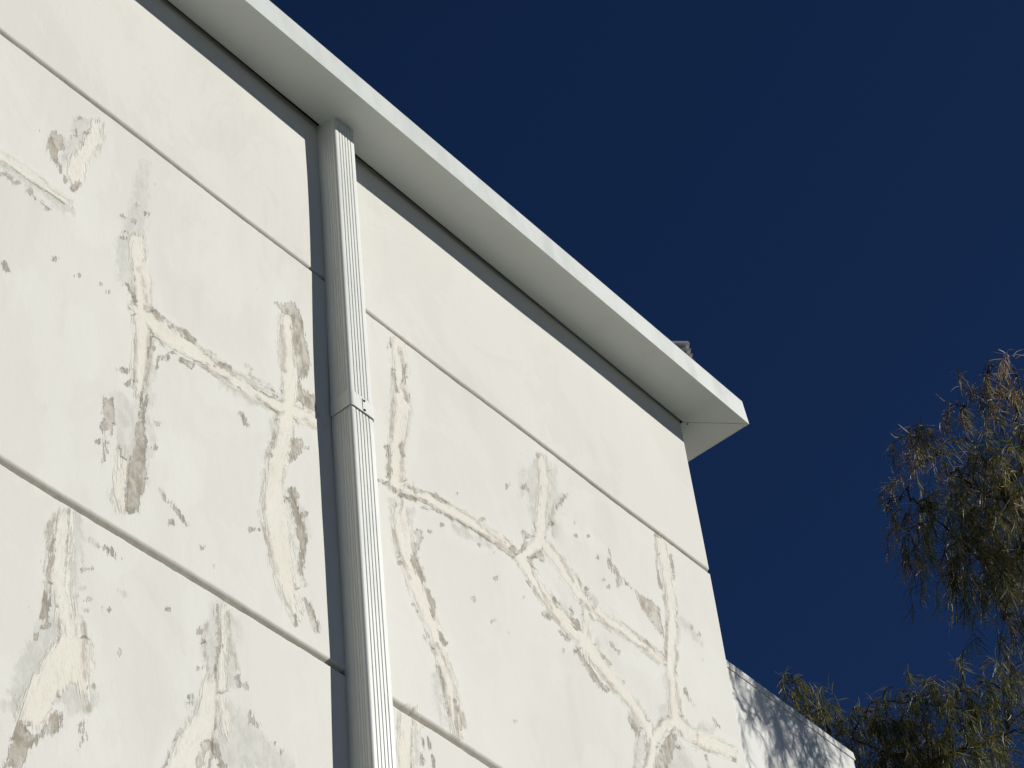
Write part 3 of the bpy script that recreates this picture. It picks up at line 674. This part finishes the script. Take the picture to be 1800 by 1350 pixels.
# eave: profiles given as (distance out from the wall, height) swept along the front and round the corner
XL, YB = -6.0, 9.0
def eave(name, prof, closed, gap=0.0, only=None, parent=bld, mat=None):
    V, F = [], []
    n = len(prof)
    def run(pt_fn):
        s = len(V)
        for o_, z in prof: V.append(pt_fn(0, o_, z))
        for o_, z in prof: V.append(pt_fn(1, o_, z))
        for i in range(n if closed else n-1):
            j = (i+1) % n; F.append((s+i, s+j, s+n+j, s+n+i))
        if closed: F.append(tuple(s+i for i in range(n))[::-1]); F.append(tuple(s+n+i for i in range(n)))
    kx = OX/OV
    if only != 'side': run(lambda e, o_, z: (XL if e == 0 else XC + o_*kx - gap, D - o_, z))
    if only != 'front': run(lambda e, o_, z: (XC + o_*kx, D - o_ + gap if e == 0 else YB, z))
    return rel(mesh_obj(name, V, F, mat, parent))
sof = [(0.008, ZS), (OV-0.0042, ZS), (OV-0.0042, ZS+0.003), (0.008, ZS+0.003)]
s1 = eave('soffit', sof, True, 0.0016, 'front', mat=M_soffit)
s2 = eave('soffit', sof, True, 0.0016, 'side', mat=M_soffit)
FH = 0.122
fas = [(OV-0.0008, ZS-0.0015), (OV, ZS-0.0005), (OV-0.0055, ZS+FH-0.003), (OV-0.0070, ZS+FH-0.0008), (OV-0.010, ZS+FH), (OV-0.034, ZS+FH), (OV-0.034, ZS+FH-0.003),
       (OV-0.0095, ZS+FH-0.003), (OV-0.0040, ZS+0.004), (OV-0.0035, ZS-0.0015)]
eave('fascia', fas, True, 0.0, mat=M_fascia)
V, F = [], []
box_bm(XL, XC+OX-0.012, D-OV+0.010, YB, ZS+0.022, ZS+FH-0.008, V, F)
roof = rel(mesh_obj('roof', V, F, M_dark, bld))
# screw head by the mitre
def disc(name, c, nrm, r, h, mat, parent, seg=14):
    nrm = Vector(nrm).normalized(); a = nrm.orthogonal().normalized(); b = nrm.cross(a); V, F = [], []
    for k, (rr, hh) in enumerate(((r, -0.002), (r, h*0.5), (r*0.7, h))):
        for i in range(seg):
            t = 2*math.pi*i/seg; V.append(Vector(c) + a*rr*math.cos(t) + b*rr*math.sin(t) + nrm*hh)
    for k in range(2):
        for i in range(seg): j = (i+1) % seg; F.append((k*seg+i, k*seg+j, (k+1)*seg+j, (k+1)*seg+i))
    F.append(tuple(2*seg+i for i in range(seg)))
    return rel(mesh_obj(name, V, F, mat, parent, True))
disc('screw', (XC+0.028, D-0.014, ZS), (0, 0, -1), 0.0035, 0.002, M_dark, s1)

# louvred metal vent on the roof edge: three plates on a small shaft, turned 45 degrees
def vent():
    V, F = [], []
    P = Vector((1.7375*D, 0.9575*D, 0)); a = Vector((-1, 1, 0)).normalized(); b = Vector((1, 1, 0)).normalized()
    def slab(ex, z0, z1, sl=0.0, size=0.17):
        n = len(V); O = P - a*ex - b*ex
        for z, e in ((z0, 0), (z1, sl)):
            for u, v in ((0,0),(1,0),(1,1),(0,1)):
                V.append(O + a*(u*(size+2*ex) + (e if u == 0 else -e)) + b*(v*(size*.6+2*ex) + (e if v == 0 else -e)) + Vector((0,0,z)))
        F.extend(tuple(n+i for i in f) for f in ((0,1,2,3),(7,6,5,4),(0,4,5,1),(1,5,6,2),(2,6,7,3),(3,7,4,0)))
    zt = 2.0005*D + 1.6 + 0.018
    slab(0.0, zt-0.016, zt, 0.004)
    slab(0.001, zt-0.046, zt-0.036, 0.010); slab(0.003, zt-0.076, zt-0.066, 0.010); slab(0.004, zt-0.106, zt-0.096, 0.010)
    slab(-0.014, ZS+FH-0.012, zt-0.014, 0.0)
    return rel(mesh_obj('vent', V, F, M_galv, roof))
vent()

# ---------------------------------------------------------------- downspout
PX0, PX1 = 1.1233*D, 1.1545*D; PY0, PY1 = 0.9757*D, 1.0*D
def pipe_profile(off=0.0, groove=1.0):
    r = 0.0095; pts = []
    def arc(cx, cy, a0, a1):
        for k in range(7):
            a = rad(a0 + (a1-a0)*k/6); pts.append((cx + (r+off)*math.cos(a), cy + (r+off)*math.sin(a)))
    def dent(p0, p1, nrm, fr, w, d):
        L = math.hypot(p1[0]-p0[0], p1[1]-p0[1])
        for f in fr:
            for q, dd in ((-w/2, 0), (-w*0.16, d), (w*0.16, d), (w/2, 0)):
                s = f + q/L; pts.append((p0[0] + (p1[0]-p0[0])*s - nrm[0]*dd*groove, p0[1] + (p1[1]-p0[1])*s - nrm[1]*dd*groove))
    x0, x1, y0, y1 = PX0, PX1, PY0, PY1-0.004
    o = off
    # counter-clockwise seen from above, starting on the left face going to the front
    pts.append((x0-o, y1+0.006))
    dent((x0-o, y1-r), (x0-o, y0+r), (-1, 0), (0.40, 0.60, 0.78, 0.92), 0.0075, 0.0017)
    arc(x0+r, y0+r, 180, 270)
    dent((x0+r, y0-o), (x1-r, y0-o), (0, -1), (0.14, 0.31, 0.48, 0.65, 0.82), 0.0046, 0.0021)
    arc(x1-r, y0+r, 270, 360)
    dent((x1+o, y0+r), (x1+o, y1-r), (1, 0), (0.18, 0.42, 0.64, 0.82), 0.007, 0.0022)
    pts.append((x1+o, y1+0.006))
    return pts
def lean(z): return 0.0085*max(-1.0, min(1.2, (z-6.25)/1.2))      # the pipe follows the slightly bowed wall
def sweep(name, rings, mat, parent, cap=False, flat_from=40):
    V, F = [], []; n = len(rings[0][0])
    for prof, z in rings: V += [(x, y + lean(z), z) for x, y in prof]
    for k in range(len(rings)-1):
        for i in range(n): j = (i+1) % n; F.append((k*n+i, k*n+j, (k+1)*n+j, (k+1)*n+i))
    o = rel(mesh_obj(name, V, F, mat, parent, True))
    o.data.set_sharp_from_angle(angle=rad(32)) if hasattr(o.data, 'set_sharp_from_angle') else None
    return o
cz = 6.183                                     # lip of the upper length over the lower one
full, flat0, flat1 = pipe_profile(0, 1), pipe_profile(0, 0), pipe_profile(0.0032, 0.0)
low = [(pipe_profile(0, 1), z) for z in np.arange(0.12, cz-0.02, 0.2)] + [(pipe_profile(-0.0006, 1), cz-0.02), (pipe_profile(-0.0025, 1), cz+0.03)]
pipe = sweep('downspout', low, M_pipe, bld)
pipe['label'] = 'white corrugated metal downspout'
up_b = sweep('upper_pipe', [(pipe_profile(0.0006, 1), cz+0.060)] + [(full, z) for z in np.linspace(cz+0.075, ZS+0.01, 9)], M_pipe, pipe)
cup = sweep('coupling', [(pipe_profile(0.0005, 0.0), cz+0.001), (pipe_profile(0.0034, 0.0), cz), (pipe_profile(0.0030, 0.0), cz+0.004), (pipe_profile(0.0020, 0.05), cz+0.052), (pipe_profile(0.0012, 0.35), cz+0.060), (pipe_profile(0.0003, 0.95), cz+0.066)], M_pipe, pipe)
xs_ = PX0 + 0.47*(PX1-PX0)
V, F = [], []; box_bm(xs_, PX1-0.012, PY0-0.0046, PY0-0.001, cz+0.001, cz+0.053, V, F)
lap = rel(mesh_obj('coupling_lap', V, F, M_pipe, pipe)); bevel(lap, 0.0006)
for z in (cz+0.008, cz+0.045): disc('rivet', (xs_+0.006, PY0-0.0046, z), (0, -1, 0), 0.0042, 0.0026, M_dark, pipe)

# ---------------------------------------------------------------- lower wing wall beyond the corner
YW = 1.05*D; XW = 1.9975*YW; ZW = 1.5413*YW + 1.6
wing = empty('wing_wall', (XC+0.5, YW, 0), 'low white wall beyond the building corner, dappled with tree shadow', 'wall')
V, F = [], []; box_bm(XC+0.002, XW, YW, YW+0.30, 0, ZW-0.0350, V, F)
w_ = rel(mesh_obj('wall', V, F, M_plain, wing)); bevel(w_, 0.004)
V, F = [], []
c0 = [(YW-0.0015, ZW-0.0325), (YW-0.001, ZW-0.001), (YW, ZW), (YW+0.31, ZW+0.002), (YW+0.31, ZW-0.0325), (YW+0.004, ZW-0.0325)]
for x, dx in ((XC+0.002, 0), (XW+0.012, 0)):
    for y, z in c0: V.append((x - (0.006 if (x > 6 and z > ZW-0.01) else 0), y, z))
n = len(c0)
F = [(i, (i+1) % n, n+(i+1) % n, n+i) for i in range(n)] + [tuple(range(n))[::-1], tuple(range(n, 2*n))]
rel(mesh_obj('coping', V, F, M_plain, wing))
V, F = [], []; box_bm(XC+0.002, XW-0.004, YW+0.0022, YW+0.29, ZW-0.038, ZW-0.032, V, F); rel(mesh_obj('coping_seal', V, F, M_dark, wing))

# ---------------------------------------------------------------- trees
def curve_tube(V, F, pts, r0, r1, seg=5):
    pts = [Vector(p) for p in pts]; s = len(V); n = len(pts)
    for k, p in enumerate(pts):
        d = (pts[min(k+1, n-1)] - pts[max(k-1, 0)]).normalized(); a = d.orthogonal().normalized(); b = d.cross(a)
        r = r0 + (r1-r0)*k/(n-1)
        for i in range(seg): t = 2*math.pi*i/seg; V.append(p + a*r*math.cos(t) + b*r*math.sin(t))
    for k in range(n-1):
        for i in range(seg): j = (i+1) % seg; F.append((s+k*seg+i, s+k*seg+j, s+(k+1)*seg+j, s+(k+1)*seg+i))
def wiggle(a, b, n, amp, sag=0.0):
    a, b = Vector(a), Vector(b); out = []; w = Vector((0,0,0))
    for k in range(n+1):
        t = k/n
        if 0 < k < n: w = w*0.6 + Vector((random.gauss(0,1), random.gauss(0,1), random.gauss(0,1)))*amp
        out.append(a.lerp(b, t) + w*math.sin(math.pi*t)**0.5 + Vector((0,0,math.sin(math.pi*t)*sag)))
    return out
def branchlets(blobs, seedv, length=(0.14, 0.42), leaf_len=(0.065, 0.135)):
    r = np.random.default_rng(seedv)
    LV, LQ, LT = [], [], []; TV, TF = [], []
    for bx, by, bz, br, cnt in blobs:
        for _ in range(cnt):
            d = r.normal(0, 1, 3); d /= np.linalg.norm(d); rr = br*r.random()**0.42
            p = np.array([bx, by, bz]) + d*rr*np.array([1.0, 1.0, 1.1])
            L = r.uniform(*length)*(0.55 if br < 0.13 else 1.0)
            v = d*0.5 + r.normal(0, .45, 3) + np.array([-.1, -.1, 0.45]); v /= np.linalg.norm(v)
            v_side = r.normal(0, 0.25, 3); ns = 9; pts = [p.copy()]
            for k in range(ns):
                v = v + np.array([0, 0, -0.34 - 0.07*k]) + v_side*0.12 + r.normal(0, .05, 3); v /= np.linalg.norm(v)
                p = p + v*L/ns; pts.append(p.copy())
            curve_tube(TV, TF, pts, 0.0019, 0.0008, 3)
            brown = r.random() < (0.4 if br < 0.16 else 0.12); base_t = r.uniform(0.70, 0.93) if brown else r.uniform(0.05, 0.66)
            nl = int(r.integers(26, 42))
            for q in range(nl):
                s = (q + r.random())/nl*ns*0.999; k = int(s); o = pts[k] + (pts[k+1]-pts[k])*(s-k)
                tang = pts[k+1]-pts[k]; tang /= np.linalg.norm(tang)
                ld = tang*0.9 + r.normal(0, .42, 3) + np.array([0, 0, -.15]); ld /= np.linalg.norm(ld)
                ll = r.uniform(*leaf_len); w = r.uniform(0.0012, 0.0024)
                side = np.cross(ld, r.normal(0, 1, 3)); side /= np.linalg.norm(side)
                tint = min(1, max(0, base_t + r.normal(0, .10))); 
                if r.random() < 0.10: tint = r.uniform(0.94, 1.0)
                curl = r.normal(0, .2, 3); n0 = len(LV); sg = 4
                for h in range(sg+1):
                    ww = w*(0.35, 0.95, 1.0, 0.75, 0.1)[h]
                    LV.append(o - side*ww); LV.append(o + side*ww)
                    ld = ld + np.array([0, 0, -0.34]) + curl; ld /= np.linalg.norm(ld); o = o + ld*ll/sg
                for h in range(sg): LQ.append((n0+2*h, n0+2*h+1, n0+2*h+3, n0+2*h+2)); LT.append(tint)
    return LV, LQ, LT, TV, TF
def tree(label, base, fork, blobs, seedv, shade=0.0):
    root = empty('weeping_tree', base, label, 'tree')
    random.seed(seedv)
    V, F = [], []; b, f = Vector(base), Vector(fork)
    curve_tube(V, F, wiggle(b - Vector((0,0,.1)), f, 12, 0.05), 0.17, 0.055, 12)
    rel(mesh_obj('trunk', V, F, M_bark, root, True))
    V, F = [], []
    tips = []
    for bx, by, bz, br, cnt in sorted(blobs, key=lambda q: -q[3]):
        tgt = Vector((bx, by, bz)); src = min(tips + [f], key=lambda q: (q-tgt).length + (0.6 if q.z > tgt.z + .2 else 0))
        w = wiggle(src, tgt, 7, 0.022, 0.10 if (tgt-src).length > .5 else 0.03)
        big = br > 0.2
        curve_tube(V, F, w, (0.045 if (tgt-src).length > 1.2 else 0.026) if big else 0.008, 0.007 if big else 0.003, 6); tips.append(tgt); tips.append(w[4])
        for _ in range(max(3, cnt//6)):
            d = Vector((random.gauss(0,1), random.gauss(0,1), random.gauss(0.3,1))).normalized()*br*random.uniform(.5, 1.0)
            curve_tube(V, F, wiggle(tgt, tgt+d, 5, 0.012, 0.03), 0.0055, 0.0015, 4)
    rel(mesh_obj('branches', V, F, M_bark, root, True))
    LV, LQ, LT, TV, TF = branchlets(blobs, seedv)
    nL, nQ = len(LV), len(LQ)
    o = big_mesh('crown', np.concatenate([np.array(LV), np.array([tuple(v) for v in TV])]), np.concatenate([np.array(LQ), np.array(TF) + nL]), M_leaf, root); rel(o)
    o.data.materials.append(M_bark); mi = np.zeros(len(o.data.polygons), np.int32); mi[nQ:] = 1; o.data.polygons.foreach_set('material_index', mi)
    LT = [min(0.97, v*(1-shade)) for v in LT] + [0.0]*len(TF)
    at = o.data.attributes.new('tint', 'FLOAT', 'FACE'); at.data.foreach_set('value', np.array(LT, np.float32))
tree('tall weeping tree with narrow olive leaves hanging at the right edge, higher than the wall', (10.2, 1.6, 0), (9.9, 2.0, 6.9),
     [(8.1, 3.47, 9.08, 0.07, 4), (8.1, 3.31, 9.38, 0.08, 7), (8.1, 3.47, 8.75, 0.08, 5), (8.2, 2.87, 9.6, 0.06, 4), (8.3, 3.13, 9.0, 0.28, 58), (8.4, 2.9, 9.22, 0.25, 60), (8.2, 3.27, 8.73, 0.21, 38), (8.5, 3.16, 8.7, 0.29, 62), (8.2, 3.27, 9.3, 0.14, 11), (8.2, 3.05, 9.49, 0.08, 9), (8.3, 2.77, 9.58, 0.11, 10), (8.5, 3.3, 8.42, 0.16, 18), (8.1, 3.39, 8.93, 0.11, 9), (8.9, 3.38, 9.31, 0.3, 50), (8.8, 2.84, 9.21, 0.37, 50), (6.95, 2.2, 7.35, 0.19, 26), (6.75, 2.15, 7.55, 0.12, 13), (7.15, 2.1, 7.1, 0.2, 18), (6.6, 2.3, 7.3, 0.1, 9), (6.6, 2.25, 7.0, 0.1, 6), (6.8, 2.35, 7.05, 0.12, 9), (7.3, 2.0, 7.45, 0.2, 30), (7.5, 1.5, 7.9, 0.25, 20), (8.9, 1.2, 8.2, 0.4, 40), (9.4, 2.1, 9.0, 0.5, 50), (9.6, 2.7, 9.5, 0.45, 45), (10.3, 1.9, 9.0, 0.6, 60), (10.4, 1.2, 8.2, 0.6, 60), (9.6, 1.4, 8.3, 0.5, 45), (10.9, 2.4, 8.3, 0.6, 55), (10.2, 2.6, 8.6, 0.5, 45), (9.9, 1.6, 9.9, 0.5, 45), (10.9, 1.4, 9.4, 0.5, 40)], 11, -0.10)
tree('weeping tree with brownish olive foliage rising behind the low dappled wall', (10.4, 5.0, 0), (10.1, 4.8, 6.6),
     [(9.6, 4.36, 8.66, 0.38, 150), (9.5, 4.58, 8.82, 0.23, 75), (9.9, 4.02, 8.85, 0.28, 50), (9.3, 4.53, 8.94, 0.11, 12), (9.2, 4.77, 9.16, 0.12, 14), (9.1, 4.84, 9.24, 0.06, 6), (9.2, 4.71, 8.87, 0.14, 20), (9.4, 4.29, 8.98, 0.11, 12), (9.6, 4.08, 9.02, 0.12, 14), (9.8, 3.86, 9.06, 0.14, 16), (10.6, 4.6, 8.9, 0.5, 50), (10.5, 5.4, 8.6, 0.5, 50), (10.0, 5.2, 7.8, 0.5, 50), (9.5, 4.9, 7.6, 0.45, 45), (10.9, 4.9, 8.0, 0.5, 45), (9.9, 4.4, 7.9, 0.4, 40), (11.2, 5.3, 8.9, 0.5, 40)], 23, 0.3)
